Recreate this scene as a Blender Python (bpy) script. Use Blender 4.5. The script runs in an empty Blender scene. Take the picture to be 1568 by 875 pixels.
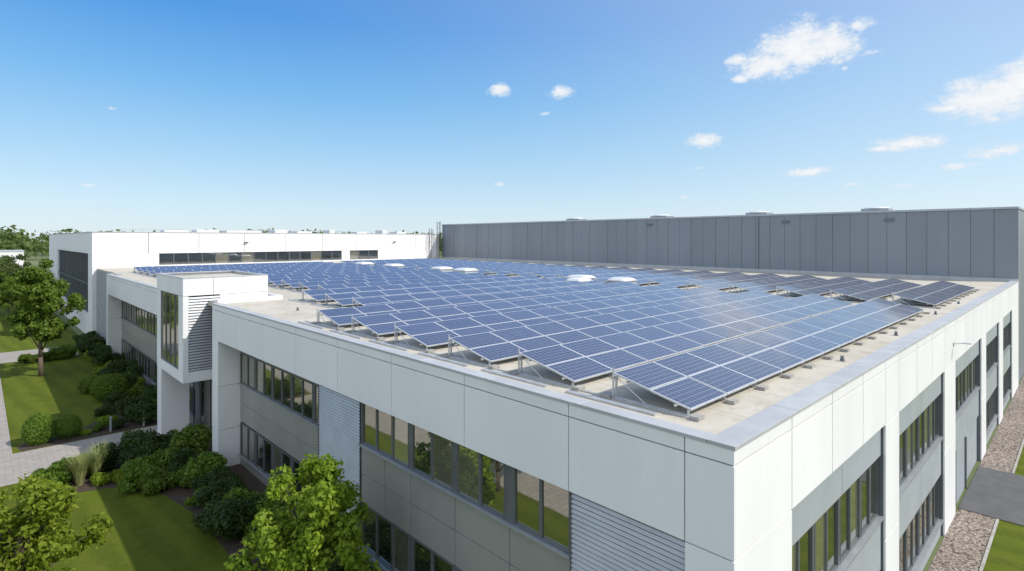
import bpy, math, random
import numpy as np
from mathutils import Vector
rnd=random.Random(7); nr=np.random.default_rng(11)
sc=bpy.context.scene
sc.view_settings.view_transform='Standard'; sc.view_settings.look='None'; sc.view_settings.exposure=0
COL=sc.collection

# ------------------------------------------------------------ node helpers
def mat(name):
    m=bpy.data.materials.new(name); m.use_nodes=True
    nt=m.node_tree; nt.nodes.clear()
    o=nt.nodes.new('ShaderNodeOutputMaterial'); p=nt.nodes.new('ShaderNodeBsdfPrincipled')
    nt.links.new(p.outputs[0],o.inputs[0]); return m,nt,p,o
def N(nt,t,**k):
    n=nt.nodes.new(t)
    for a,b in k.items(): setattr(n,a,b)
    return n
def setin(nt,s,v):
    if isinstance(v,bpy.types.NodeSocket): nt.links.new(v,s)
    else: s.default_value=v
def M(nt,op,a,b=0.0,c=None,clamp=False):
    n=N(nt,'ShaderNodeMath',operation=op,use_clamp=clamp); setin(nt,n.inputs[0],a); setin(nt,n.inputs[1],b)
    if c is not None: setin(nt,n.inputs[2],c)
    return n.outputs[0]
def mixc(nt,f,a,b,blend='MIX'):
    n=N(nt,'ShaderNodeMix',data_type='RGBA',blend_type=blend)
    setin(nt,n.inputs[0],f)
    for s,v in ((n.inputs[6],a),(n.inputs[7],b)):
        if isinstance(v,tuple) and len(v)==3: v=v+(1,)
        setin(nt,s,v)
    return n.outputs[2]
def ramp(nt,f,lo,hi):
    n=N(nt,'ShaderNodeMapRange'); n.interpolation_type='SMOOTHSTEP'
    setin(nt,n.inputs[0],f); n.inputs[1].default_value=lo; n.inputs[2].default_value=hi
    return n.outputs[0]
def noise(nt,scale,detail=4,rough=.55,vec=None,stretch=None):
    n=N(nt,'ShaderNodeTexNoise'); n.inputs['Scale'].default_value=scale; n.inputs['Detail'].default_value=detail; n.inputs['Roughness'].default_value=rough
    if vec is None:
        vec=N(nt,'ShaderNodeNewGeometry').outputs['Position']
    if stretch:
        mp=N(nt,'ShaderNodeMapping'); mp.inputs['Scale'].default_value=stretch; nt.links.new(vec,mp.inputs[0]); vec=mp.outputs[0]
    nt.links.new(vec,n.inputs[0]); return n.outputs[0]
def bump(nt,p,h,strength=.3,dist=.02):
    b=N(nt,'ShaderNodeBump'); b.inputs['Strength'].default_value=strength; b.inputs['Distance'].default_value=dist
    nt.links.new(h,b.inputs['Height']); nt.links.new(b.outputs[0],p.inputs['Normal'])

def simple(name,c1,c2,scale,rough=.5,metal=0,stretch=None,bs=0,bscale=None,island=0,detail=5,dirt=0):
    m,nt,p,o=mat(name)
    c=mixc(nt,ramp(nt,noise(nt,scale,detail,.6,stretch=stretch),.3,.7),c1,c2)
    if dirt:
        d1=noise(nt,2.2,6,.7,stretch=(1,1,.12)); c=mixc(nt,M(nt,'MULTIPLY',ramp(nt,d1,.55,.8),dirt),c,tuple(x*.72 for x in c1))
    if island:
        g=N(nt,'ShaderNodeNewGeometry').outputs['Random Per Island']
        v=M(nt,'MULTIPLY_ADD',g,island,1-island/2)
        h=N(nt,'ShaderNodeHueSaturation'); nt.links.new(v,h.inputs['Value']); nt.links.new(c,h.inputs['Color']); c=h.outputs[0]
    nt.links.new(c,p.inputs['Base Color']); p.inputs['Roughness'].default_value=rough; p.inputs['Metallic'].default_value=metal
    if bs: bump(nt,p,noise(nt,bscale or scale*4,4,.6),bs,.02)
    return m

WHITE=simple('white_cladding',(.80,.785,.785),(.75,.74,.745),.7,.5,0,(1,1,.25),.03,3,island=.05,dirt=.3)
WHITE2=simple('white_render',(.76,.755,.755),(.71,.705,.705),.3,.5,0,(1,1,.3),island=.03)
JOINT=simple('joint_backing',(.14,.15,.165),(.11,.12,.135),1,.7)
CORE=simple('concrete_core',(.30,.31,.32),(.25,.26,.27),1,.8)
SPAN=simple('spandrel_metal',(.345,.34,.32),(.305,.30,.285),.8,.4,.2,(1,1,.4),island=.05,dirt=.25)
SPANR=simple('light_grey_panel',(.44,.47,.51),(.39,.42,.46),.8,.4,.2,island=.05)
LOUV=simple('louvre_metal',(.46,.465,.48),(.40,.405,.42),1.5,.4,.3,island=.05)
FRAME=simple('window_frame',(.17,.18,.195),(.14,.15,.16),2,.4,.4)
FRAMEL=simple('light_frame',(.42,.44,.46),(.37,.39,.41),2,.35,.5)
CAP=simple('metal_coping',(.47,.475,.485),(.40,.405,.415),1.2,.6,.05,None,.05,2,island=.07)
ALU=simple('aluminium',(.62,.63,.64),(.5,.51,.52),3,.4,.5)
BLOCK=simple('ballast_concrete',(.38,.36,.33),(.28,.27,.25),6,.9,0,None,.3,20,island=.2)
GREY=simple('grey_sheet_wall',(.235,.255,.29),(.205,.225,.26),.25,.45,.15,(1,1,.2),island=.08,dirt=.2)
BARK=simple('bark',(.14,.10,.07),(.07,.05,.035),6,.9,0,(1,1,.3),.5,20)
DARK=simple('dark_interior',(.02,.02,.022),(.03,.03,.03),2,.7)
SKYL=simple('skylight_acrylic',(.72,.72,.72),(.66,.66,.67),2,.35)

# roof membrane
m,nt,p,o=mat('roof_membrane'); ROOF=m
n1=noise(nt,.35,6,.65); n2=noise(nt,2.5,6,.7); n3=noise(nt,14,3,.6); n4=noise(nt,.9,7,.75)
c=mixc(nt,ramp(nt,n1,.35,.68),(.55,.505,.42),(.46,.415,.335))
c=mixc(nt,M(nt,'MULTIPLY',ramp(nt,n2,.5,.72),.5),c,(.35,.31,.24))
c=mixc(nt,M(nt,'MULTIPLY',ramp(nt,n4,.54,.66),.5),c,(.30,.25,.18))
pos=N(nt,'ShaderNodeNewGeometry').outputs['Position']; sp=N(nt,'ShaderNodeSeparateXYZ'); nt.links.new(pos,sp.inputs[0])
wob=M(nt,'MULTIPLY',M(nt,'SUBTRACT',n2,.5),.08)
fx=M(nt,'FRACT',M(nt,'DIVIDE',M(nt,'ADD',sp.outputs[0],wob),2.1)); ln=M(nt,'LESS_THAN',fx,.018)
c=mixc(nt,M(nt,'MULTIPLY',ln,.5),c,(.28,.25,.20))
nt.links.new(c,p.inputs['Base Color']); p.inputs['Roughness'].default_value=.85
bump(nt,p,M(nt,'ADD',n3,M(nt,'MULTIPLY',n2,.5)),.2,.02)

# glass
def glassmat(name,base,refl,tint,curt=.72):
    m,nt,p,o=mat(name)
    g=N(nt,'ShaderNodeNewGeometry').outputs['Random Per Island']
    c=mixc(nt,g,base,tuple(x*2.6 for x in base))
    c=mixc(nt,M(nt,'GREATER_THAN',g,curt),c,(.15,.145,.11))
    nt.links.new(c,p.inputs['Base Color']); p.inputs['Roughness'].default_value=.12; p.inputs['IOR'].default_value=1.5
    gl=N(nt,'ShaderNodeBsdfGlossy'); gl.inputs['Roughness'].default_value=.015; gl.inputs['Color'].default_value=tint+(1,)
    b=N(nt,'ShaderNodeBump'); b.inputs['Strength'].default_value=.05; b.inputs['Distance'].default_value=.05
    nt.links.new(noise(nt,.9,1),b.inputs['Height']); nt.links.new(b.outputs[0],gl.inputs['Normal'])
    mx=N(nt,'ShaderNodeMixShader'); mx.inputs[0].default_value=refl
    nt.links.new(p.outputs[0],mx.inputs[1]); nt.links.new(gl.outputs[0],mx.inputs[2]); nt.links.new(mx.outputs[0],o.inputs[0])
    return m
GLASS=glassmat('window_glass',(.014,.018,.016),.44,(.97,.93,.80))
GLASSD=glassmat('dark_glazing',(.012,.016,.018),.22,(.9,.95,1.0),.9)

# solar cells
m,nt,p,o=mat('solar_cells'); SOLAR=m
uv=N(nt,'ShaderNodeUVMap').outputs[0]; s=N(nt,'ShaderNodeSeparateXYZ'); nt.links.new(uv,s.inputs[0]); U,V=s.outputs[0],s.outputs[1]
def edge(x,w): # 1 near 0 or 1
    return M(nt,'LESS_THAN',M(nt,'MINIMUM',x,M(nt,'SUBTRACT',1.0,x)),w)
fr=M(nt,'MAXIMUM',edge(U,.013),edge(V,.021))
cu=M(nt,'FRACT',M(nt,'MULTIPLY',M(nt,'DIVIDE',M(nt,'SUBTRACT',U,.02),.96),10)); cv=M(nt,'FRACT',M(nt,'MULTIPLY',M(nt,'DIVIDE',M(nt,'SUBTRACT',V,.03),.94),6))
cl=M(nt,'MAXIMUM',edge(cu,.034),edge(cv,.034))
bb=M(nt,'LESS_THAN',M(nt,'ABSOLUTE',M(nt,'SUBTRACT',M(nt,'FRACT',M(nt,'MULTIPLY',cv,3)),.5)),.04)
vo=N(nt,'ShaderNodeTexVoronoi'); vo.inputs['Scale'].default_value=28
nt.links.new(N(nt,'ShaderNodeNewGeometry').outputs['Position'],vo.inputs[0])
isl=N(nt,'ShaderNodeNewGeometry').outputs['Random Per Island']
sepc=N(nt,'ShaderNodeSeparateColor'); nt.links.new(vo.outputs['Color'],sepc.inputs[0])
c=mixc(nt,M(nt,'MULTIPLY',sepc.outputs[0],.8),(.038,.042,.085),(.078,.086,.145))
c=mixc(nt,M(nt,'MULTIPLY',isl,.4),c,(.026,.03,.055))
c=mixc(nt,M(nt,'MULTIPLY',bb,.28),c,(.40,.42,.46))
c=mixc(nt,M(nt,'MULTIPLY',cl,.65),c,(.40,.42,.46))
c=mixc(nt,fr,c,(.66,.66,.66))
nt.links.new(c,p.inputs['Base Color'])
dust=ramp(nt,noise(nt,1.3,5,.6),.35,.7)
nt.links.new(M(nt,'MULTIPLY_ADD',dust,.12,.16),p.inputs['Roughness']); p.inputs['IOR'].default_value=1.5
p.inputs['Coat Weight'].default_value=.6; p.inputs['Coat Roughness'].default_value=.07

# foliage
def leafmat(name,c1,c2,tr=.35):
    m,nt,p,o=mat(name)
    g=N(nt,'ShaderNodeNewGeometry').outputs['Random Per Island']
    oi=N(nt,'ShaderNodeObjectInfo').outputs['Random']
    tc=N(nt,'ShaderNodeTexCoord').outputs['Object']
    f=M(nt,'ADD',M(nt,'MULTIPLY',g,.6),M(nt,'MULTIPLY',ramp(nt,noise(nt,1.5,2,.5,vec=tc),.3,.7),.4))
    c=mixc(nt,f,c1,c2)
    h=N(nt,'ShaderNodeHueSaturation'); nt.links.new(c,h.inputs['Color'])
    nt.links.new(M(nt,'MULTIPLY_ADD',oi,.022,.490),h.inputs['Hue']); nt.links.new(M(nt,'MULTIPLY_ADD',oi,.3,.85),h.inputs['Value'])
    nt.links.new(h.outputs[0],p.inputs['Base Color']); p.inputs['Roughness'].default_value=.55; p.inputs['Specular IOR Level'].default_value=.25
    t=N(nt,'ShaderNodeBsdfTranslucent'); nt.links.new(mixc(nt,.5,h.outputs[0],(.25,.36,.02)),t.inputs[0])
    mx=N(nt,'ShaderNodeMixShader'); mx.inputs[0].default_value=tr
    nt.links.new(p.outputs[0],mx.inputs[1]); nt.links.new(t.outputs[0],mx.inputs[2]); nt.links.new(mx.outputs[0],o.inputs[0])
    return m
LEAF=leafmat('leaves_bright',(.13,.21,.012),(.32,.40,.04),.48)
LEAFM=leafmat('leaves_mid',(.07,.125,.014),(.16,.23,.026),.38)
LEAFD=leafmat('leaves_dark',(.02,.045,.012),(.06,.095,.02),.25)
LEAFF=leafmat('leaves_far',(.06,.10,.028),(.13,.175,.05),.3)

# grass
m,nt,p,o=mat('grass'); GRASS=m
pos=N(nt,'ShaderNodeNewGeometry').outputs['Position']; s=N(nt,'ShaderNodeSeparateXYZ'); nt.links.new(pos,s.inputs[0])
wob=M(nt,'MULTIPLY',M(nt,'SUBTRACT',noise(nt,.5,3),.5),.9)
st=M(nt,'SINE',M(nt,'MULTIPLY',M(nt,'ADD',M(nt,'ADD',s.outputs[0],M(nt,'MULTIPLY',s.outputs[1],.10)),wob),math.pi/.75))
c=mixc(nt,ramp(nt,st,-.7,.7),(.098,.130,.012),(.128,.162,.016))
c=mixc(nt,M(nt,'MULTIPLY',ramp(nt,noise(nt,1.2,6,.7),.4,.75),.55),c,(.18,.18,.035))
c=mixc(nt,M(nt,'MULTIPLY',ramp(nt,noise(nt,.5,5,.7),.45,.7),.3),c,(.07,.10,.012))
c=mixc(nt,M(nt,'MULTIPLY',ramp(nt,noise(nt,25,3,.7),.42,.68),.6),c,(.04,.055,.006))
nt.links.new(c,p.inputs['Base Color']); p.inputs['Roughness'].default_value=.9; p.inputs['Specular IOR Level'].default_value=.1
bump(nt,p,noise(nt,30,4,.75),.8,.06)
# wide fields
m,nt,p,o=mat('fields'); FIELD=m
c=mixc(nt,ramp(nt,noise(nt,.01,4,.6),.4,.6),(.09,.12,.04),(.17,.18,.07)); nt.links.new(c,p.inputs['Base Color']); p.inputs['Roughness'].default_value=.9
# paving
m,nt,p,o=mat('paving'); PAVE=m
br=N(nt,'ShaderNodeTexBrick'); br.inputs['Scale'].default_value=1.0; br.inputs['Mortar Size'].default_value=.012; br.inputs['Brick Width'].default_value=.6; br.inputs['Row Height'].default_value=.4
br.inputs['Color1'].default_value=(.36,.325,.29,1); br.inputs['Color2'].default_value=(.31,.28,.25,1); br.inputs['Mortar'].default_value=(.17,.16,.15,1)
nt.links.new(N(nt,'ShaderNodeNewGeometry').outputs['Position'],br.inputs[0])
c=mixc(nt,M(nt,'MULTIPLY',ramp(nt,noise(nt,1.5,5,.7),.45,.7),.3),br.outputs[0],(.22,.21,.19)); nt.links.new(c,p.inputs['Base Color']); p.inputs['Roughness'].default_value=.85
ASPH=simple('asphalt',(.11,.11,.11),(.085,.085,.088),1.2,.9,0,None,.4,60)
MULCH=simple('mulch_soil',(.075,.05,.034),(.035,.024,.016),5,.95,0,None,.8,25)
m,nt,p,o=mat('gravel'); GRAV=m
vo=N(nt,'ShaderNodeTexVoronoi'); vo.inputs['Scale'].default_value=11
nt.links.new(N(nt,'ShaderNodeNewGeometry').outputs['Position'],vo.inputs[0])
sc_=N(nt,'ShaderNodeSeparateColor'); nt.links.new(vo.outputs['Color'],sc_.inputs[0])
c=mixc(nt,sc_.outputs[0],(.20,.155,.125),(.37,.32,.27)); c=mixc(nt,ramp(nt,vo.outputs['Distance'],.4,.8),c,(.08,.06,.05)); nt.links.new(c,p.inputs['Base Color']); p.inputs['Roughness'].default_value=.9
bump(nt,p,M(nt,'SUBTRACT',1.0,vo.outputs['Distance']),.6,.04)

# ------------------------------------------------------------ mesh helpers
def empty(name,parent=None,loc=(0,0,0)):
    e=bpy.data.objects.new(name,None); e.location=loc; COL.objects.link(e); e.parent=parent; e.empty_display_size=.1; return e
class MB:
    def __init__(s): s.v=[]; s.f=[]
    def box(s,x0,x1,y0,y1,z0,z1):
        b=len(s.v)
        s.v+=[(x0,y0,z0),(x1,y0,z0),(x1,y1,z0),(x0,y1,z0),(x0,y0,z1),(x1,y0,z1),(x1,y1,z1),(x0,y1,z1)]
        s.f+=[(b,b+3,b+2,b+1),(b+4,b+5,b+6,b+7),(b,b+1,b+5,b+4),(b+1,b+2,b+6,b+5),(b+2,b+3,b+7,b+6),(b+3,b,b+4,b+7)]
        return s
    def quad(s,*p):
        b=len(s.v); s.v+=list(p); s.f.append(tuple(range(b,b+len(p)))); return s
    def tube(s,p0,p1,r0,r1,n=8):
        p0=Vector(p0);p1=Vector(p1); d=(p1-p0).normalized(); a=d.orthogonal().normalized(); c=d.cross(a); b=len(s.v)
        for P,r in((p0,r0),(p1,r1)):
            for i in range(n):
                t=2*math.pi*i/n; s.v.append(tuple(P+a*math.cos(t)*r+c*math.sin(t)*r))
        for i in range(n):
            j=(i+1)%n; s.f.append((b+i,b+j,b+n+j,b+n+i))
        s.f.append(tuple(b+n+i for i in range(n))); s.f.append(tuple(b+n-1-i for i in range(n)))
        return s
    def lathe(s,cx,cy,prof,n=16):
        b=len(s.v)
        for z,r in prof:
            for i in range(n):
                t=2*math.pi*i/n; s.v.append((cx+r*math.cos(t),cy+r*math.sin(t),z))
        for k in range(len(prof)-1):
            for i in range(n):
                j=(i+1)%n; s.f.append((b+k*n+i,b+k*n+j,b+(k+1)*n+j,b+(k+1)*n+i))
        s.f.append(tuple(b+(len(prof)-1)*n+i for i in range(n)))
        return s
    def make(s,name,m,parent=None,bevel=0,smooth=False,loc=(0,0,0)):
        me=bpy.data.meshes.new(name); me.from_pydata(s.v,[],s.f); me.update(); me.materials.append(m)
        if smooth:
            for p in me.polygons: p.use_smooth=True
        o=bpy.data.objects.new(name,me); COL.objects.link(o); o.parent=parent; o.location=loc
        if bevel:
            md=o.modifiers.new('bevel','BEVEL'); md.width=bevel; md.segments=2; md.limit_method='ANGLE'
        return o
def split(a,b,cuts,g=.026):
    c=[a]+[x for x in cuts if a+.05<x<b-.05]+[b]; out=[]
    for i in range(len(c)-1):
        out.append((c[i]+(g/2 if i else 0),c[i+1]-(g/2 if i<len(c)-2 else 0)))
    return out
def leaf_mesh(name,centers,radii,n,size,m,up=.3,shell=.5):
    centers=np.array(centers,float); radii=np.array(radii,float)
    if radii.ndim==1: radii=np.repeat(radii[:,None],3,1)
    w=(radii[:,0]*radii[:,2]); w/=w.sum(); idx=nr.choice(len(centers),n,p=w)
    d=nr.normal(size=(n,3)); d/=np.linalg.norm(d,axis=1)[:,None]
    r=shell+(1.05-shell)*nr.random(n)**.7
    P=centers[idx]+d*radii[idx]*r[:,None]
    nn=d*.8+nr.normal(size=(n,3))*.6+np.array([0,0,up]); nn/=np.linalg.norm(nn,axis=1)[:,None]
    a=np.cross(nn,nr.normal(size=(n,3))); a/=np.linalg.norm(a,axis=1)[:,None]; b=np.cross(nn,a)
    sz=size*(.6+.8*nr.random(n))[:,None]
    V=np.stack([P-a*sz*.55,P+b*sz*.32-nn*sz*.06,P+a*sz*.55,P-b*sz*.32-nn*sz*.06],1).reshape(-1,3)
    me=bpy.data.meshes.new(name); me.vertices.add(4*n); me.vertices.foreach_set('co',V.ravel())
    me.loops.add(4*n); me.loops.foreach_set('vertex_index',np.arange(4*n,dtype=np.int32))
    me.polygons.add(n); me.polygons.foreach_set('loop_start',np.arange(0,4*n,4,dtype=np.int32))
    me.update(calc_edges=True); me.validate(); me.materials.append(m); return me
def link(name,me,parent,loc=(0,0,0),rot=0,sc_=(1,1,1)):
    o=bpy.data.objects.new(name,me); COL.objects.link(o); o.parent=parent; o.location=loc; o.rotation_euler=(0,0,rot); o.scale=sc_; return o

# ------------------------------------------------------------ ground
def sheet(name,pts,z,m):
    b=MB(); b.quad(*[(x,y,z) for x,y in pts]); return b.make(name,m)
sheet('ground',[(-3000,-3000),(3000,-3000),(3000,3000),(-3000,3000)],-.012,FIELD)
sheet('lawn',[(-60,-40),(130,-40),(130,0),(0,0),(0,82),(0,170),(-60,170)],-.006,GRASS)
sheet('planting_bed',[(1.2,4),(1.2,33.9),(-7.6,33.9)]+[(-7.5,32.6),(-7.0,31.3),(-6,30.6),(-4.8,30.2),(-3.7,29.3),(-2.9,27.5),(-2.4,24.8),(-2.2,22),(-2.35,15),(-2.3,4)],-.001,MULCH)
sheet('planting_bed',[(1.2,39.6),(1.2,81),(-.8,81),(-1.0,68),(-1.2,62),(-1.6,57),(-2.3,53),(-2.5,49),(-2.7,46),(-3.4,43.5),(-4.6,42),(-6,41.5),(-7.5,41.2),(-7.75,40.6),(-7.6,39.6)],-.001,MULCH)
pv=MB(); pv.box(-60,1.4,34.1,39.4,-.1,.02); pv.make('entrance_path',PAVE)
pv=MB(); pv.box(-12.5,-8.0,39.405,170,-.1,.02).box(-12.5,-9.2,-40,34.095,-.1,.02); pv.make('garden_path',PAVE)
pv=MB(); pv.box(-7.995,-1.5,72,79,-.1,.02); pv.make('garden_path',PAVE)
sheet('gravel_strip',[(-.5,-1.35),(130,-1.35),(130,0),(-.5,0)],.002,GRAV)
pv=MB(); pv.box(23.6,30.5,-40,0.0,-.1,.03); pv.make('asphalt_drive',ASPH)
pv=MB()
for x in np.arange(-.5,130,1.0):
    if 23.2<x+.5<31: continue
    pv.box(x,x+.985,-1.45,-1.352,-.1,.05)
pv.make('edging_kerb',BLOCK)

# ------------------------------------------------------------ main office building
B=empty('office_building')
core=MB()
core.box(.3,54.9,.3,16.6,0,8.7).box(1.25,54.9,16.6,81.9,0,8.7)
core.make('core_walls',CORE,B)
r=MB(); r.box(.3,54.95,.45,16.5,8.7,8.88); r.box(.3,54.95,16.5,65.3,8.702,8.88); r.box(1.3,54.95,65.3,81.9,8.702,8.88)
r.make('roof_surface',ROOF,B)
YS=[.94,3.75]+[3.75+3.67*i for i in range(1,20)]
w=MB()
for a,b in split(0.0,29.77,YS): w.box(0,.06,a,b,7.0,8.636).box(0,.06,a,b,8.664,8.93)
for a,b in split(38.15,65.4,YS): w.box(0,.06,a,b,7.0,8.636).box(0,.06,a,b,8.664,8.93)
w.box(0,.06,.0,.93,3.5,6.974).box(0,.06,.0,.93,0,3.474)
XP=[0.062,2.7,5.3,7.9,10.3,12,14.7,17.4,20.1,22.8,25.7,28.6,31.6,33.6,37,40.4,42.8,46.1,49.4,52.2,54.9]
for a,b in split(.062,54.9,XP[1:-1],.035): w.box(a,b,0,.06,7.0,8.634).box(a,b,0,.06,8.666,8.93)
piers=[(.062,2.7),(10.3,12),(20.1,22.8),(31.6,33.6),(40.4,42.8),(49.4,54.9)]
for a,b in piers:
    for z0,z1 in((0,3.47),(3.5,6.97)):
        w.box(a,b,0,.06,z0,z1)
w.make('white_cladding',WHITE,B,bevel=.004)
w=MB()
w.box(.061,.298,.061,29.7,7.003,8.69).box(.061,1.24,16.7,29.7,7.0035,8.68).box(.061,1.3,38.2,65.3,7.003,8.69).box(.299,54.9,.061,.299,7.003,8.69)
for a,b in piers: w.box(max(a,.1)+.002,b-.002,.061,.299,0,7.0)
w.box(.061,.298,.1,.93,0,7.0)
w.make('soffits_and_reveals',JOINT,B)
w=MB()
for y0,y1 in((28.75,29.77),(64.4,65.4)):
    w.box(-.002,1.3,y0,y1,0,2.1).box(-.002,1.3,y0,y1,2.122,4.5).box(-.002,1.3,y0,y1,4.522,6.998)
w.box(1.0,1.3,16.6,16.9,0,7)
w.make('end_fins',WHITE,B,bevel=.004)
# coping
c=MB()
for a,b in split(.5,65.4,[.5+3.0*i for i in range(1,22)],.01):
    if a<29.9: c.box(-.02,.36,a,min(b,29.8),8.93,9.0)
    elif b>38.2: c.box(-.02,.36,max(a,38.16),b,8.93,9.0)
for a,b in split(-.02,54.9,[3.0*i for i in range(1,19)],.01): c.box(a,b,-.03,.49,8.932,9.002)
c.box(.36,.40,.5,65.3,8.86,8.975); c.box(.42,54.9,.49,.53,8.86,8.975)
c.box(-.02,1.4,65.4,65.7,8.93,9.0)
for i in range(1,19): c.box(3.0*i-.06,3.0*i+.06,-.034,.494,8.95,9.008)
for i in range(1,10): c.box(-.024,.364,.5+3.0*i-.05,.5+3.0*i+.05,8.95,9.006)
c.make('coping',CAP,B,bevel=.006)

glass=MB(); fr=MB(); sill=MB()
def win_x(x,y0,y1,z0,z1,n,bl=0.0):   # facing -X
    g=.05
    fr.box(x-.04,x+.05,y0,y0+g,z0,z1).box(x-.04,x+.05,y1-g,y1,z0,z1).box(x-.041,x+.05,y0+g,y1-g,z1-g,z1).box(x-.041,x+.05,y0+g,y1-g,z0,z0+g)
    for i in range(n):
        a=y0+(y1-y0)*i/n; b=y0+(y1-y0)*(i+1)/n
        e1,e2=.008*rnd.uniform(-1,1),.008*rnd.uniform(-1,1)
        glass.quad((x+.01,a+.03,z0+.03),(x+.01+e2,a+.03,z1-.03),(x+.01+e1+e2,b-.03,z1-.03),(x+.01+e1,b-.03,z0+.03))
        if i: fr.box(x-.035,x+.05,a-.045,a+.045,z0+g,z1-g)
def win_y(y,x0,x1,z0,z1,n,trans=False):
    g=.05
    fr.box(x0,x0+g,y-.04,y+.05,z0,z1).box(x1-g,x1,y-.04,y+.05,z0,z1).box(x0+g,x1-g,y-.041,y+.05,z1-g,z1).box(x0+g,x1-g,y-.041,y+.05,z0,z0+g)
    for i in range(n):
        a=x0+(x1-x0)*i/n; b=x0+(x1-x0)*(i+1)/n
        e=.005*rnd.uniform(-1,1); e2=.005*rnd.uniform(-1,1)
        glass.quad((a+.03,y+.01,z0+.03),(b-.03,y+.01+e,z0+.03),(b-.03,y+.01+e+e2,z1-.03),(a+.03,y+.01+e2,z1-.03))
        if i: fr.box(a-.045,a+.045,y-.035,y+.05,z0+g,z1-g)
sp=MB(); spr=MB()
G=[(3.85,5.7,2),(6.0,8.0,2),(8.16,10.2,2),(10.38,13.3,3)]
for z0,z1 in((5.47,6.97),(1.85,3.42)):
    for a,b,n in G: win_x(.22,a,b,z0,z1,n)
    for a,b in((3.79,3.85),(5.7,6.0),(8.0,8.16),(10.2,10.38),(13.3,13.37)): fr.box(.19,.29,a+.001,b-.001,z0,z1)
    sill.box(.08,.3,3.8,13.36,z0-.06,z0-.004)
for a,b in split(3.8,13.36,[5.85,8.08,10.3,11.8]): 
    sp.box(.2,.29,a,b,3.43,4.4).box(.2,.29,a,b,4.42,5.4).box(.2,.29,a,b,.0,1.78)
# recess walls
for y0,y1,gs in((16.9,28.74,5),(38.2,64.38,11)):
    L=(y1-y0)/gs
    for k in range(gs):
        a=y0+k*L+.08; b=y0+(k+1)*L-.08
        win_x(1.16,a,b,4.55,6.25,2); win_x(1.16,a,b,.55,2.35,2)
        fr.box(1.14,1.24,a-.16+.001,a-.001,4.55,6.25).box(1.14,1.24,a-.16+.001,a-.001,.55,2.35)
        for z0,z1 in((0,.5),(2.42,3.4),(3.42,4.48),(6.26,6.998)): sp.box(1.15,1.24,a-.074,b+.074,z0,z1)
    sill.box(1.05,1.24,y0,y1,4.485,4.545).box(1.05,1.24,y0,y1,.503,.545)
# louvre panels on front
lv=MB()
def louv_x(x,y0,y1,z0,z1,p=.11):
    z=z0
    while z<z1-.03:
        lv.quad((x,y0,z),(x,y1,z),(x+.035,y1,z+p*.68),(x+.035,y0,z+p*.68)); lv.quad((x+.07,y0,z),(x+.07,y1,z),(x,y1,z),(x,y0,z)); z+=p
def louv_y(y,x0,x1,z0,z1,p=.14):
    z=z0
    while z<z1-.03:
        lv.quad((x0,y,z),(x1,y,z),(x1,y+.035,z+p*.66),(x0,y+.035,z+p*.66)); lv.quad((x0,y+.07,z),(x1,y+.07,z),(x1,y,z),(x0,y,z)); z+=p
dk=MB()
for a,b in((.945,3.78),(13.375,16.58)):
    louv_x(.12,a,b,.1,7.0); dk.box(.2,.29,a,b,0,7.0); fr.box(.1,.29,b,b+.012,0,7)
lv.make('louvres',LOUV,B); dk.make('louvre_backing',FRAME,B)
# right facade bays
bays=[(2.7,10.3),(12,20.1),(22.8,31.6),(33.6,40.4),(42.8,49.4)]
for i,(a,b) in enumerate(bays):
    for c0,c1 in split(a+.01,b-.01,[(a+b)/2]): 
        spr.box(c0,c1,.12,.29,6.05,6.995).box(c0,c1,.12,.29,2.6,4.15)
    gw=(b-a)/4
    for k in range(4):
        win_y(.22,a+k*gw+.06,a+(k+1)*gw-.06,4.22,6.0,2)
        fr.box(a+k*gw-.059 if k else a+.001,a+k*gw+.059,.19,.29,4.22,6.0)
    if i==2:
        win_y(.22,a+.1,a+1.2,.05,2.5,1)
        spr.box(a+1.25,26.5,.13,.29,0,2.59)
        z=.0
        while z<2.55: spr.box(26.6,31.5,.2,.29,z,z+.235); z+=.245
        fr.box(26.5,26.6,.05,.29,0,2.59).box(31.5,31.59,.05,.29,0,2.59)
    else:
        for k in range(4):
            win_y(.22,a+k*gw+.06,a+(k+1)*gw-.06,.7,2.5,2)
            fr.box(a+k*gw-.059 if k else a+.001,a+k*gw+.059,.19,.29,.7,2.5)
        spr.box(a+.01,b-.01,.13,.29,0,.63)
        sill.box(a,b,.03,.29,.635,.695)
    sill.box(a,b,.03,.29,4.155,4.215)
# entrance volume
T=MB()
for a,b in split(31.7,38.1,[34.9]): T.box(-1.0,-.94,a,b,9.3,10.3)
T.box(-1.0,-.94,31.7,32.7,4.3,9.278).box(-1.0,-.94,37.1,38.1,4.3,9.278).box(-1.0,-.94,32.71,37.09,4.3,4.9)
for a,b in split(-.938,3.74,[.6,2.2]): T.box(a,b,31.7,31.76,9.3,10.3)
T.box(-.938,-.72,31.7,31.76,4.3,9.278).box(.95,2.2-.012,31.7,31.76,4.3,9.278).box(2.212,3.74,31.7,31.76,4.3,9.278).box(-.718,.948,31.7,31.76,4.3,4.9)
T.box(-.938,3.74,38.04,38.1,4.3,10.3).box(3.68,3.74,31.77,38.03,8.8,10.3)
T.box(-1.0,.6,36.9,38.0,0,4.296)
T.make('entrance_volume_cladding',WHITE,B,bevel=.004)
T=MB(); T.box(-.93,3.67,31.9,38.03,4.33,4.6).box(-.5,3.67,32.1,38.03,4.6,10.1); T.box(-.6,3.0,31.77,31.79,4.9,9.28); T.box(-.93,3.67,31.77,31.89,9.2,10.2).box(-.935,-.9,31.8,38,9.2,10.2); T.make('entrance_volume_core',JOINT,B)
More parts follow.
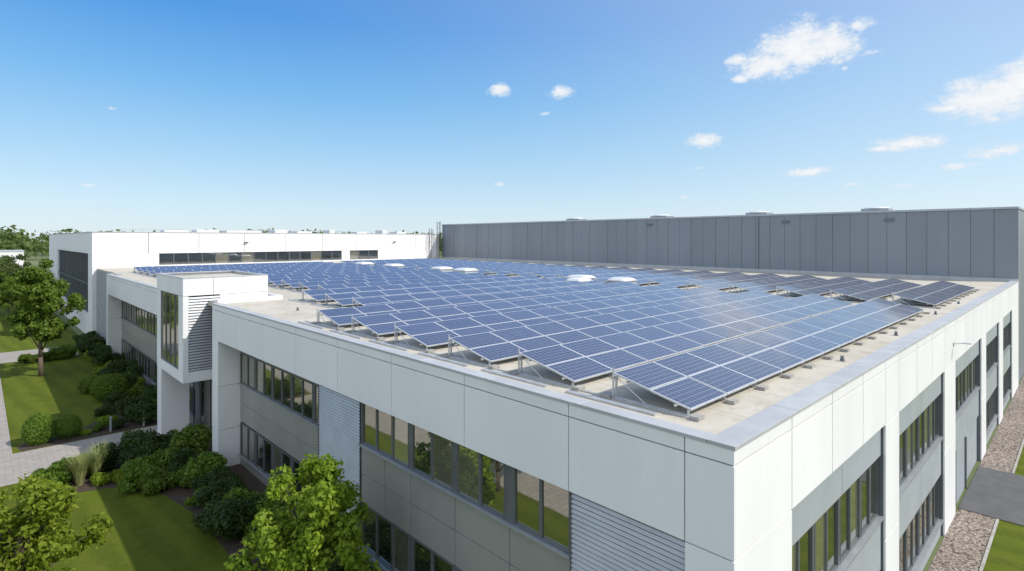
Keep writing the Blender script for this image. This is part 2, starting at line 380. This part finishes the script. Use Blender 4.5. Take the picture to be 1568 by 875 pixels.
T=MB(); T.box(-1.02,3.76,31.68,31.9,10.3,10.35).box(-1.02,-.8,31.9,38.12,10.3,10.35).box(-.8,3.76,37.9,38.12,10.3,10.35).box(3.54,3.76,31.9,37.9,10.3,10.35); T.make('entrance_coping',CAP,B,bevel=.005)
T=MB(); T.box(-.79,3.53,31.91,37.89,10.1,10.16); T.make('entrance_roof',ROOF,B)
lv=MB(); louv_y(31.7,-.715,.945,4.95,9.26,.16); lv.make('entrance_louvres',LOUV,B)
win_x(-.93,32.72,37.08,4.92,9.27,4)
win_x(1.2,30.0,36.8,.05,4.2,6)
T=MB(); T.box(.4,3.9,30.2,30.4,8.88,9.12).box(3.9,4.1,30.2,38.1,8.88,9.12); T.make('roof_upstand',WHITE2,B)
glass.make('window_glass',GLASS,B); fr.make('window_frames',FRAME,B,bevel=.004); sill.make('window_sills',FRAMEL,B,bevel=.004)
sp.make('spandrel_panels',SPAN,B,bevel=.004); spr.make('grey_panels',SPANR,B,bevel=.004)
L=empty('wall_lamp',None,(22.2,-.002,7.85)); q=MB(); q.box(-.06,.06,-.03,0,-.1,.1); q.tube((0,-.03,.03),(0,-.35,.1),.02,.02); q.box(-.09,.09,-.62,-.3,.08,.13); q.make('bracket',ALU,L,bevel=.005)

# ------------------------------------------------------------ solar arrays
def array(name,x0fn,x1,rows):
    A=empty(name); V=[];F=[];UVs=[]; rk=MB(); bl=MB(); fr_=MB()
    tilt=math.radians(12); mw,mh,gap=1.65,.99,.02
    for y0 in rows:
        x0=x0fn(y0); nmod=int((x1-x0)/(mw+gap)); zl=9.08
        for k in range(nmod):
            xa=x0+k*(mw+gap)
            for j in range(2):
                s0=j*(mh+gap); s1=s0+mh; dz=rnd.uniform(-.004,.004)
                ya,yb=y0+s0*math.cos(tilt),y0+s1*math.cos(tilt); za,zb=zl+s0*math.sin(tilt)+dz,zl+s1*math.sin(tilt)+dz+rnd.uniform(-.006,.006)
                ex=rnd.uniform(-.006,.006)
                b=len(V); V+=[(xa,ya,za),(xa+mw,ya,za+ex),(xa+mw,yb,zb+ex),(xa,yb,zb)]; F.append((b,b+1,b+2,b+3)); UVs+=[(0,0),(1,0),(1,1),(0,1)]
                t=.04; e=.0015
                fb=len(fr_.v); fr_.v+=[(xa,ya,za-e),(xa+mw,ya,za+ex-e),(xa+mw,yb,zb+ex-e),(xa,yb,zb-e),(xa,ya,za-t),(xa+mw,ya,za-t),(xa+mw,yb,zb-t),(xa,yb,zb-t)]
                fr_.f+=[(fb+7,fb+6,fb+5,fb+4),(fb,fb+1,fb+5,fb+4),(fb+1,fb+2,fb+6,fb+5),(fb+2,fb+3,fb+7,fb+6),(fb+3,fb,fb+4,fb+7)]
        xe=x0+nmod*(mw+gap); zh=zl+2.0*math.sin(tilt)-.045; yh=y0+2.0*math.cos(tilt)
        for s in(.35,1.6):
            yy=y0+s*math.cos(tilt); zz=zl+s*math.sin(tilt)-.045; rk.box(x0-.06,xe+.04,yy-.02,yy+.02,zz-.045,zz-.002)
        for k in range(nmod+1):
            xx=x0+k*(mw+gap)-.01+(.03 if k==0 else 0)-(.05 if k==nmod else 0)
            rk.box(xx-.02,xx+.02,y0-.2,yh+.25,8.905,8.94)
            rk.box(xx-.018,xx+.018,yh-.09,yh-.05,8.94,zh-.03)
            rk.box(xx-.018,xx+.018,y0+.05,y0+.09,8.94,zl-.04)
            rk.tube((xx,y0+1.1,8.94),(xx,yh-.15,zh-.1),.012,.012,5)
            bl.box(xx-.13,xx+.13,y0-.22,y0-.02,8.881,8.965)
            if k%2==0: bl.box(xx-.15,xx+.15,yh+.02,yh+.3,8.881,8.96)
        rk.tube((x0-.03,yh-.02,8.94),(x0-.03,yh-.02,zh+.16),.022,.022,8)
        rk.box(x0-.05,x0-.01,y0,yh+1.2,8.885,8.92)
        rk.box(x0-.42,x0-.30,y0+.6,yh+1.1,8.884,8.93)
    me=bpy.data.meshes.new('modules'); me.from_pydata(V,[],F); u=me.uv_layers.new(name='UVMap'); u.data.foreach_set('uv',np.array(UVs).ravel()); me.materials.append(SOLAR)
    link('modules',me,A); fr_.make('module_frames',ALU,A); rk.make('racking',ALU,A); bl.make('ballast_blocks',BLOCK,A)
rows=[1.45+3.12*i for i in range(22)]
def xA(y):
    if y<20: return 1.2
    if y<29: return 4.54
    if y<41: return 7.0
    return 3.0
array('solar_panel_array',xA,24.9,rows)
array('solar_panel_array',lambda y:27.4,43.9,rows)

def skylight(x,y,w,d):
    E=empty('roof_skylight',None,(x,y,8.88)); q=MB(); q.box(-w/2,w/2,-d/2,d/2,0.001,.5); q.make('curb',SPANR,E,bevel=.01)
    q=MB(); n=14; mm=14
    for i in range(n+1):
        for j in range(mm+1):
            u=i/n*2-1; v=j/mm*2-1
            h=(max(0,1-abs(u)**6.0)**.9)*(max(0,1-abs(v)**6.0)**.9)
            q.v.append((u*w/2*1.04,v*d/2*1.04,.57+.20*h))
    for i in range(n):
        for j in range(mm):
            a=i*(mm+1)+j; q.f.append((a,a+mm+1,a+mm+2,a+1))
    q.make('dome',SKYL,E,smooth=True)
    q=MB(); q.box(-w/2-.07,w/2+.07,-d/2-.07,d/2+.07,.501,.58); q.make('rim',ALU,E,bevel=.01)
for x,y,w,d in((26.1,20.6,1.6,1.6),(23.4,22.6,1.5,1.4),(26.1,24.6,1.6,1.9),(26.1,39.5,1.7,2.0),(26.1,43.5,1.7,1.8),(26.1,53,1.7,2.0),(26.1,60,1.7,2.0)):
    skylight(x,y,w,d)
for x,y in((9.5,.95),(16,.9),(24.5,1.0),(31,.95),(3.2,20.5),(2.5,24.2)):
    E=empty('roof_vent',None,(x,y,8.88)); q=MB(); q.lathe(0,0,[(0,.07),(.08,.06),(.09,.04),(.13,.04),(.13,.06),(.16,.05)],12); q.make('cowl',FRAME,E)

# ------------------------------------------------------------ grey warehouse
W=empty('grey_warehouse'); q=MB()
q.box(55.05,130,.12,82,0,15.2); q.make('core',JOINT,W)
q=MB(); y=.0; k=0
while y<82: 
    q.box(55.0-.02*(k%2),55.05,y+.015,min(y+1.6,82.2)-.015,0,15.2); y+=1.6; k+=1
x=55.05
while x<130: q.box(x,x+1.98,.06,.12,0,15.2); x+=2.0
q.make('wall_sheets',GREY,W)
q=MB(); q.box(54.9,55.4,-.02,82.2,15.2,15.38).box(55.4,130,-.02,.5,15.2,15.38); q.make('parapet_trim',simple('trim_light',(.45,.47,.5),(.4,.42,.45),1,.4,.4),W)
q=MB(); q.box(54.8,54.98,.0,82,8.88,9.15); q.make('base_flashing',CAP,W)
q=MB()
for yy in(9,18.7,36): q.box(54.85,54.97,yy,yy+.8,14.35,14.6)
for yy in (22,): q.box(54.9,54.97,yy,yy+.06,9,15.1)
q.make('overflow_scuppers',FRAME,W)
for yy in(11,23,36,51):
    skE=empty('roof_skylight',None,(57.5,yy,15.35)); k=MB(); k.box(-1,1,-1.2,1.2,0,.35); k.make('curb',FRAMEL,skE); k=MB(); k.lathe(0,0,[(.35,1.2),(.45,1.1),(.55,.6),(.57,.1)],16); k.make('dome',SKYL,skE,smooth=True)

# ------------------------------------------------------------ white far building
F_=empty('white_office_building'); q=MB()
q.box(1.1,53.9,82.4,139.6,0,13.2); q.make('core',JOINT,F_)
q=MB(); g2=MB(); f2=MB()
cuts=[.8+6.0*i for i in range(1,10)]
for a,b in split(.8,54,cuts,.07): q.box(a,b,82,82.3,10.65,13.4).box(a,b,82,82.3,4,9.1)
for a,b in((.8,8.0),(34.2,35.6),(41,54)): q.box(a,b,82.0,82.3,9.11,10.64)
q.box(.8,54,82,82.3,0,3.97)
for a,b in((8.0,34.2),(35.6,41)):
    n=int((b-a)/1.7)
    for i in range(n):
        u=a+(b-a)*i/n; v=a+(b-a)*(i+1)/n; g2.quad((u,82.2,9.1),(v,82.2,9.1),(v,82.2,10.65),(u,82.2,10.65)); f2.box(u-.05,u+.05,82.12,82.25,9.1,10.65)
q.box(.8,1.1,82.3,85.5,0,13.4).box(.8,1.1,124,140,0,13.4).box(.8,1.1,85.5,124,10.7,13.4).box(.8,1.1,85.5,124,0,2.9)
n=18
for i in range(n):
    u=85.5+38.5*i/n; v=85.5+38.5*(i+1)/n; g2.quad((1.05,u,2.9),(1.05,u,10.7),(1.05,v,10.7),(1.05,v,2.9)); f2.box(.9,1.08,u-.06,u+.06,2.9,10.7)
f2.box(.9,1.06,85.5,124,6.6,6.8)
q.make('white_walls',WHITE,F_); g2.make('glazing',GLASSD,F_); f2.make('mullions',FRAME,F_)
q=MB(); q.box(.75,54,81.95,82.5,13.4,13.5).box(.75,1.3,82.5,140,13.4,13.5); q.make('coping',CAP,F_)
q=MB()
for a,b,z in((9,12,.35),(13,16,.5),(17,22,.4),(24,26,.6),(27.5,30,.35),(33,34,.7),(38,40,.4),(43,44,.8),(46,48,.5)): q.box(a,b,84,86.5,13.2,13.5+z*.8)
q.make('rooftop_units',WHITE2,F_,bevel=.05)
q=MB(); q.box(5,40,90,90.1,13.9,13.96)
for i in range(15): q.box(5+2.5*i,5.06+2.5*i,90,90.06,13.2,13.95)
q.make('roof_rail',ALU,F_)
q=MB()
for x in(18.8,44): q.box(x,x+.5,81.7,82,12.0,12.15)
q.make('wall_lights',FRAME,F_)
for lx in(51.8,53.6):
    Ld=empty('roof_ladder',None,(lx,81.6,8.88)); q=MB()
    H=7.0 if lx>53 else 5.6
    q.box(-.3,-.25,0,.05,0,H).box(.25,.3,0,.05,0,H)
    z=.2
    while z<H: q.box(-.25,.25,.01,.04,z,z+.03); z+=.3
    z=2.2
    while z<H+.1:
        for k in range(8):
            t0=math.pi*k/8; t1=math.pi*(k+1)/8
            q.tube((-.38*math.cos(t0),-.7*math.sin(t0),z),(-.38*math.cos(t1),-.7*math.sin(t1),z),.025,.025,4)
        z+=.9
    for k in range(1,8,2):
        t0=math.pi*k/8; q.box(-.38*math.cos(t0)-.02,-.38*math.cos(t0)+.02,-.7*math.sin(t0)-.01,-.7*math.sin(t0)+.01,2.2,H)
    q.make('ladder_cage',FRAME,Ld)

# ------------------------------------------------------------ vegetation
def make_tree_data(H,R,nleaf,size,m,trunk_h,clumps=34,loose=1.0,crf=(.22,.38)):
    t=MB(); cz=trunk_h+(H-trunk_h)/2; rz=(H-trunk_h)/2
    cs=[];rs=[]
    for i in range(clumps):
        for _ in range(20):
            u=rnd.uniform(-1,1); a=rnd.uniform(0,2*math.pi); rr=rnd.uniform(.4,1.0)
            s=math.sqrt(1-u*u)
            k=(1-.35*max(0,u))
            p=(R*rr*s*math.cos(a)*k,R*rr*s*math.sin(a)*k,cz+rz*rr*u*1.0)
            if p[2]>trunk_h*.8: break
        cs.append(p); r=R*rnd.uniform(*crf); rs.append((r,r,r*rnd.uniform(.7,1.2)))
    me=leaf_mesh('crown',cs+[(0,0,cz)],rs+[(R*.35,R*.35,rz*.5)],nleaf,size,m,shell=.2)
    pts=[Vector((0,0,-.1))]; 
    for i in range(1,6): pts.append(Vector((rnd.uniform(-.08,.08)*i*.4,rnd.uniform(-.08,.08)*i*.4,(cz+rz*.5)*i/5)))
    r0=H*.02
    for i in range(5): t.tube(pts[i],pts[i+1],r0*(1-i/6),r0*(1-(i+1)/6),9)
    for c in cs:
        z=max(trunk_h*.7,min(c[2]-rnd.uniform(.4,1.2)*rz*.5,cz)); f=z/((cz+rz*.5)); k=min(4,int(f*5)); b=pts[k].lerp(pts[k+1],f*5-k)
        mid=b.lerp(Vector(c),.5)+Vector((0,0,.12*R)); t.tube(b,mid,r0*.35,r0*.2,6); t.tube(mid,c,r0*.2,r0*.05,6)
    tm=bpy.data.meshes.new('trunk'); tm.from_pydata(t.v,[],t.f); tm.materials.append(BARK)
    for p in tm.polygons: p.use_smooth=True
    return me,tm
def tree(name,data,loc,s=1,rot=None):
    E=empty(name,None,loc); E.scale=(s,s,s*rnd.uniform(.97,1.05)); E.rotation_euler=(0,0,rnd.uniform(0,6.28) if rot is None else rot)
    link('crown',data[0],E); link('trunk',data[1],E); return E
TA=make_tree_data(6.0,2.05,15000,.15,LEAF,1.3,70,crf=(.10,.24))
TB=make_tree_data(6.0,2.3,14500,.15,LEAF,1.2,70,crf=(.10,.23))
TC=make_tree_data(10.5,2.9,17000,.28,LEAFM,2.8,64,crf=(.14,.28))
TF=[make_tree_data(11,4.2,5500,.5,LEAFF,2.0,34,crf=(.16,.32)) for _ in range(3)]
tree('young_tree',TA,(-2.5,11.6,0),.97)
tree('young_tree',TB,(-8.8,16.2,0),.98)
tree('deciduous_tree',TC,(-5.3,62.5,0),1.0)
tree('deciduous_tree',TC,(-4.4,92,0),.72)
tree('deciduous_tree',TC,(-6.2,110,0),.72)
for i in range(11):  # tree row out of view, added for the windows to reflect
    tree('deciduous_tree',TC if i%2 else TF[i%3],(-27-rnd.uniform(0,14),-6+i*9+rnd.uniform(-2,2),0),rnd.uniform(.75,1.1))
for i in range(24):
    yy=rnd.uniform(110,230); xx=-9+ (yy/100)*rnd.uniform(-6,4.5)
    if -13.5<xx<-7: xx-=6
    if xx>-2 and yy<142: xx=-3.5
    tree('background_tree',TF[i%3],(xx,yy,0),rnd.uniform(.55,.9))
def shrub_data(n,size,m,h=1.0,cl=12,shell=.35):
    cs=[];rs=[]
    for i in range(cl):
        a=rnd.uniform(0,6.28); q=rnd.uniform(0,.65); cs.append((q*math.cos(a),q*math.sin(a),rnd.uniform(.25,.8)*h)); r=rnd.uniform(.2,.44); rs.append((r,r,r*.9))
    return leaf_mesh('shrub_leaves',cs,rs,n,size,m,shell=shell)
SH=[shrub_data(3200,.12,LEAFD),shrub_data(3200,.13,LEAFM,.9),shrub_data(3200,.11,LEAFD,1.3),shrub_data(2800,.12,LEAF,.6),shrub_data(3200,.15,LEAFM,1.2)]
BALL=leaf_mesh('ball_leaves',[(0,0,.75)],[(.8,.8,.8)],4500,.085,LEAFM,shell=.86)
def shrub(name,me,x,y,s,sz=None):
    o=link(name,me,None,(x,y,-.02),rnd.uniform(0,6.28),(s,s*rnd.uniform(.85,1.15),(sz or s)*rnd.uniform(.85,1.15)))
y=7.0
while y<33:
    for k in range(2):
        x=rnd.uniform(-1.9,-.3) if y<27 else rnd.uniform(-4.2,-.4)
        s=rnd.uniform(.85,1.5); shrub('shrub',SH[rnd.choice([0,0,2,2,1,4])],x,y+rnd.uniform(-.4,.4),s)
    y+=.95
for x,y,s,k in((-6.6,32.3,1.3,1),(-5.5,32.8,1.1,4),(-6.9,31.8,.8,3),(-5.0,31.2,.8,3),(-4.4,32.6,1.3,2),(-3.3,32.8,1.5,2),(-3.4,31.0,1.1,0),(-4.2,30.9,.8,3),(-2.5,29.6,1.2,1),(-2.6,33,1.2,0),(-1.6,32.2,1.5,2),(-3.0,28.8,.8,0),(-7.1,33.2,.9,1)):
    shrub('shrub',SH[k],x,y,s)
y=40.5
while y<80:
    w_=-2.2 if y<56 else -1.0
    for k in range(2):
        s=rnd.uniform(.8,1.5); shrub('shrub',SH[rnd.choice([0,2,3,1,0,2])],rnd.uniform(w_,.6),y+rnd.uniform(-.4,.4),s)
    y+=1.5
for x,y,s,k in((-3.6,41,.7,1),(-3.0,42.6,.8,3),(-3.0,44,.9,0),(-2.7,40.6,.7,0),(-4.6,40.6,.55,3)): shrub('shrub',SH[k],x,y,s)
shrub('clipped_ball_shrub',BALL,-6.75,40.6,1.0,1.15); shrub('clipped_ball_shrub',BALL,-5.35,40.9,1.0,.85)
shrub('clipped_ball_shrub',BALL,-2.0,49,1.5,1.35); shrub('clipped_ball_shrub',BALL,-2.6,52.5,1.2,1.0)
for i in range(6): shrub('shrub',SH[4],rnd.uniform(-7.4,-2.5),70.5+rnd.uniform(-.5,.5),rnd.uniform(.7,1.1))
def blades(n,h,r):
    q=MB()
    for i in range(n):
        a=rnd.uniform(0,6.28); l=h*rnd.uniform(.6,1); o=rnd.uniform(0,.15); sp_=r*rnd.uniform(.2,1); px,py=o*math.cos(a),o*math.sin(a); wx,wy=-math.sin(a)*.012,math.cos(a)*.012
        p1=(px+sp_*.4*math.cos(a),py+sp_*.4*math.sin(a),l*.65); p2=(px+sp_*math.cos(a),py+sp_*math.sin(a),l)
        q.quad((px-wx,py-wy,0),(px+wx,py+wy,0),(p1[0]+wx,p1[1]+wy,p1[2]),(p1[0]-wx,p1[1]-wy,p1[2])); q.quad((p1[0]-wx,p1[1]-wy,p1[2]),(p1[0]+wx,p1[1]+wy,p1[2]),p2)
    return q
STRAW=leafmat('straw',(.25,.27,.09),(.36,.36,.16),.3)
for x,y in((-4.6,33.0),(-5.0,32.0),(-5.7,31.6)): blades(450,1.7,.7).make('ornamental_grass',STRAW,None,loc=(x,y,0))
cs=[];rs=[]
for i in range(900):
    a=math.radians(rnd.uniform(-50,140)); d=rnd.uniform(420,700); x=d*math.sin(a); y=d*math.cos(a); h=rnd.uniform(9,15)
    cs.append((x,y,h*.68)); rs.append((rnd.uniform(7,14),rnd.uniform(7,14),h*.68))
link('distant_trees',leaf_mesh('distant_trees',cs,rs,60000,3.2,LEAFF,shell=.7),None)
cs=[];rs=[]
for i in range(34):
    x=rnd.uniform(40,80); cs.append((x,190+rnd.uniform(-8,8),8+rnd.uniform(0,4.5))); rs.append((3.2,3.2,3.4))
for i in range(14):
    x=rnd.uniform(56,66); cs.append((x,190+rnd.uniform(-4,4),12.0+rnd.uniform(0,2.0))); rs.append((2.4,2.4,2.2))
for i in range(40):
    x=rnd.uniform(75,130); cs.append((x,240+rnd.uniform(-8,8),6+rnd.uniform(0,7))); rs.append((4,4,3.4))
link('distant_trees',leaf_mesh('tree_row',cs,rs,14000,.8,LEAFF,shell=.6),None)
for x,y,w_,d,h in((-22,255,16,20,8.5),(-48,300,22,20,8),(-4,330,18,20,7)):
    E=empty('distant_warehouse',None,(x,y,0)); q=MB(); q.box(-w_/2,w_/2,-d/2,d/2,0,h); q.make('walls',WHITE2,E); q=MB(); q.box(-w_/2-.2,w_/2+.2,-d/2-.2,d/2+.2,h,h+.5); q.make('roof_edge',CAP,E)
    q=MB()
    for i in range(5): q.box(-w_/2+1+i*w_/5,-w_/2+2.4+i*w_/5,-d/2-.06,-d/2-.01,4,5.4)
    q.make('windows',DARK,E)
for x,y in((-3.2,40.1),(-1.4,39.9),(-3.4,33.7)):
    E=empty('bollard_light',None,(x,y,0)); q=MB(); q.lathe(0,0,[(0,.07),(.75,.07),(.76,.05),(.88,.05),(.89,.085),(.95,.08)],14); q.make('post',FRAMEL,E)

# ------------------------------------------------------------ light
S=Vector((.57,-.90,1.0)).normalized()
sun=bpy.data.lights.new('sun','SUN'); sun.energy=4.3; sun.angle=math.radians(.53); sun.color=(1,.955,.88)
so=bpy.data.objects.new('sun',sun); COL.objects.link(so); so.rotation_euler=S.to_track_quat('Z','Y').to_euler(); so.location=(0,0,60)
wd=bpy.data.worlds.new('World'); sc.world=wd; wd.use_nodes=True; nt=wd.node_tree; nt.nodes.clear()
wo=N(nt,'ShaderNodeOutputWorld'); bg=N(nt,'ShaderNodeBackground'); sky=N(nt,'ShaderNodeTexSky'); sky.sky_type='NISHITA'; sky.sun_disc=False
sky.sun_elevation=math.asin(S.z); sky.sun_rotation=math.atan2(S.x,S.y); sky.air_density=1.0; sky.dust_density=.5; sky.ozone_density=2.0; sky.altitude=50
bg.inputs[1].default_value=.15
tc=N(nt,'ShaderNodeTexCoord').outputs['Generated']; sx=N(nt,'ShaderNodeSeparateXYZ'); nt.links.new(tc,sx.inputs[0])
az=M(nt,'MULTIPLY',M(nt,'ARCTAN2',sx.outputs[0],sx.outputs[1]),180/math.pi); el=M(nt,'MULTIPLY',M(nt,'ARCSINE',sx.outputs[2]),180/math.pi)
cr=N(nt,'ShaderNodeValToRGB'); nt.links.new(M(nt,'DIVIDE',el,60.0,clamp=True),cr.inputs[0])
E_=cr.color_ramp.elements
stops=[(0,(.70,.84,.94)),(.06,(.57,.78,.95)),(.13,(.39,.67,.93)),(.23,(.18,.50,.90)),(.34,(.055,.32,.82)),(.45,(.028,.24,.72)),(1,(.03,.16,.50))]
E_[0].position=0; E_[0].color=stops[0][1]+(1,); E_[1].position=1; E_[1].color=stops[-1][1]+(1,)
for ps,cc in stops[1:-1]:
    e=E_.new(ps); e.color=cc+(1,)
sc2=N(nt,'ShaderNodeVectorMath',operation='SCALE'); nt.links.new(cr.outputs[0],sc2.inputs[0]); sc2.inputs['Scale'].default_value=1/.15
dp=N(nt,'ShaderNodeVectorMath',operation='DOT_PRODUCT'); nt.links.new(tc,dp.inputs[0]); dp.inputs[1].default_value=S
gl=M(nt,'MULTIPLY',ramp(nt,dp.outputs['Value'],-.35,1.0),.6)
grad=mixc(nt,gl,sc2.outputs[0],(5.8,6.4,6.9))
skc=mixc(nt,.2,grad,sky.outputs[0])
nt.links.new(skc,bg.inputs[0])
cv=N(nt,'ShaderNodeCombineXYZ'); nt.links.new(az,cv.inputs[0]); nt.links.new(M(nt,'MULTIPLY',el,1.5),cv.inputs[1])
n1=noise(nt,.55,8,.62,vec=cv.outputs[0]); n2=noise(nt,2.4,6,.65,vec=cv.outputs[0])
C=[(24.6,15.9,3.0,1.3,1.1),(27.2,17.0,3.2,2.0,1.2),(29.8,16.9,2.4,1.9,1.05),(31.8,18.1,1.6,.7,.85),(22.2,16.6,1.7,.9,.75),(22.3,14.9,.9,.5,.9),
(40.8,11.0,3.2,1.5,1.25),(43,11.8,2.2,1.6,1.2),(38.2,10.5,1.6,.6,.95),(35.6,7.95,2.6,.6,1.1),(33.5,7.7,1.4,.35,.9),(27.9,6.05,2.2,.5,1.0),(19.2,9.4,1.9,.65,1.1),(-1.3,14.9,1.3,.8,.9),(4.9,14.8,1.4,.7,.95),(3.5,12.7,.8,.35,.75),
(32.9,15.7,1.2,.4,.6),(30.9,14.8,.6,.4,.6),(41.3,6.8,2.6,.7,.85),(38.8,5.8,1.9,.45,.75),(-1.3,5.6,.9,.35,.7),(35,4.5,1.5,.25,.6),(31.4,4.8,.8,.25,.6),(18.5,6.9,.8,.25,.6),(17.2,4.1,1.0,.25,.6),(-37.3,4.4,1.2,.25,.55),(-35.8,10.8,.8,.3,.4)]
acc=None
for a,e,w_,h,s_ in C:
    du=M(nt,'DIVIDE',M(nt,'SUBTRACT',az,a+43.85),w_); dv=M(nt,'DIVIDE',M(nt,'SUBTRACT',el,e),h)
    d=M(nt,'SQRT',M(nt,'ADD',M(nt,'MULTIPLY',du,du),M(nt,'MULTIPLY',dv,dv)))
    v=M(nt,'MULTIPLY_ADD',d,-1.0,s_+.12); acc=v if acc is None else M(nt,'MAXIMUM',acc,v)
den=M(nt,'ADD',acc,M(nt,'ADD',M(nt,'MULTIPLY',M(nt,'SUBTRACT',n1,.5),2.2),M(nt,'MULTIPLY',M(nt,'SUBTRACT',n2,.5),1.0)))
al=M(nt,'MULTIPLY',ramp(nt,den,-.05,.8),.96); gate=ramp(nt,acc,-.6,.1)
al=M(nt,'MULTIPLY',al,gate)
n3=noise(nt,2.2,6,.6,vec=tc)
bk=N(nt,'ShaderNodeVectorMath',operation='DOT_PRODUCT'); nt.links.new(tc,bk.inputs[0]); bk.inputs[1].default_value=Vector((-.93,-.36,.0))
wm=M(nt,'MULTIPLY',M(nt,'MULTIPLY',ramp(nt,bk.outputs['Value'],.15,.5),ramp(nt,n3,.38,.56)),ramp(nt,el,2,12))  # extra bright clouds behind the camera, added to raise the ambient fill
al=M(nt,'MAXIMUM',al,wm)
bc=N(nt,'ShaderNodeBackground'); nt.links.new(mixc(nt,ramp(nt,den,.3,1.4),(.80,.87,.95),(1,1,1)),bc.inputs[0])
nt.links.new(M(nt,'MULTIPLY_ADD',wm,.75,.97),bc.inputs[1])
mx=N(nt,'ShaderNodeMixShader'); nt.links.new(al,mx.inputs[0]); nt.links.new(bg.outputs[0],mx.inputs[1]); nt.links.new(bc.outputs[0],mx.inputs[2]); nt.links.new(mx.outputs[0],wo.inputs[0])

# ------------------------------------------------------------ camera
cd=bpy.data.cameras.new('camera'); cam=bpy.data.objects.new('camera',cd); COL.objects.link(cam); sc.camera=cam
cam.location=(-9.45,-4.28,12.6); cam.rotation_euler=(math.radians(90),0,-math.atan2(.6928,.7212))
cd.sensor_width=36; cd.lens=851/1568*36; cd.shift_y=-71.5/1568; cd.clip_end=6000; cd.clip_start=.1
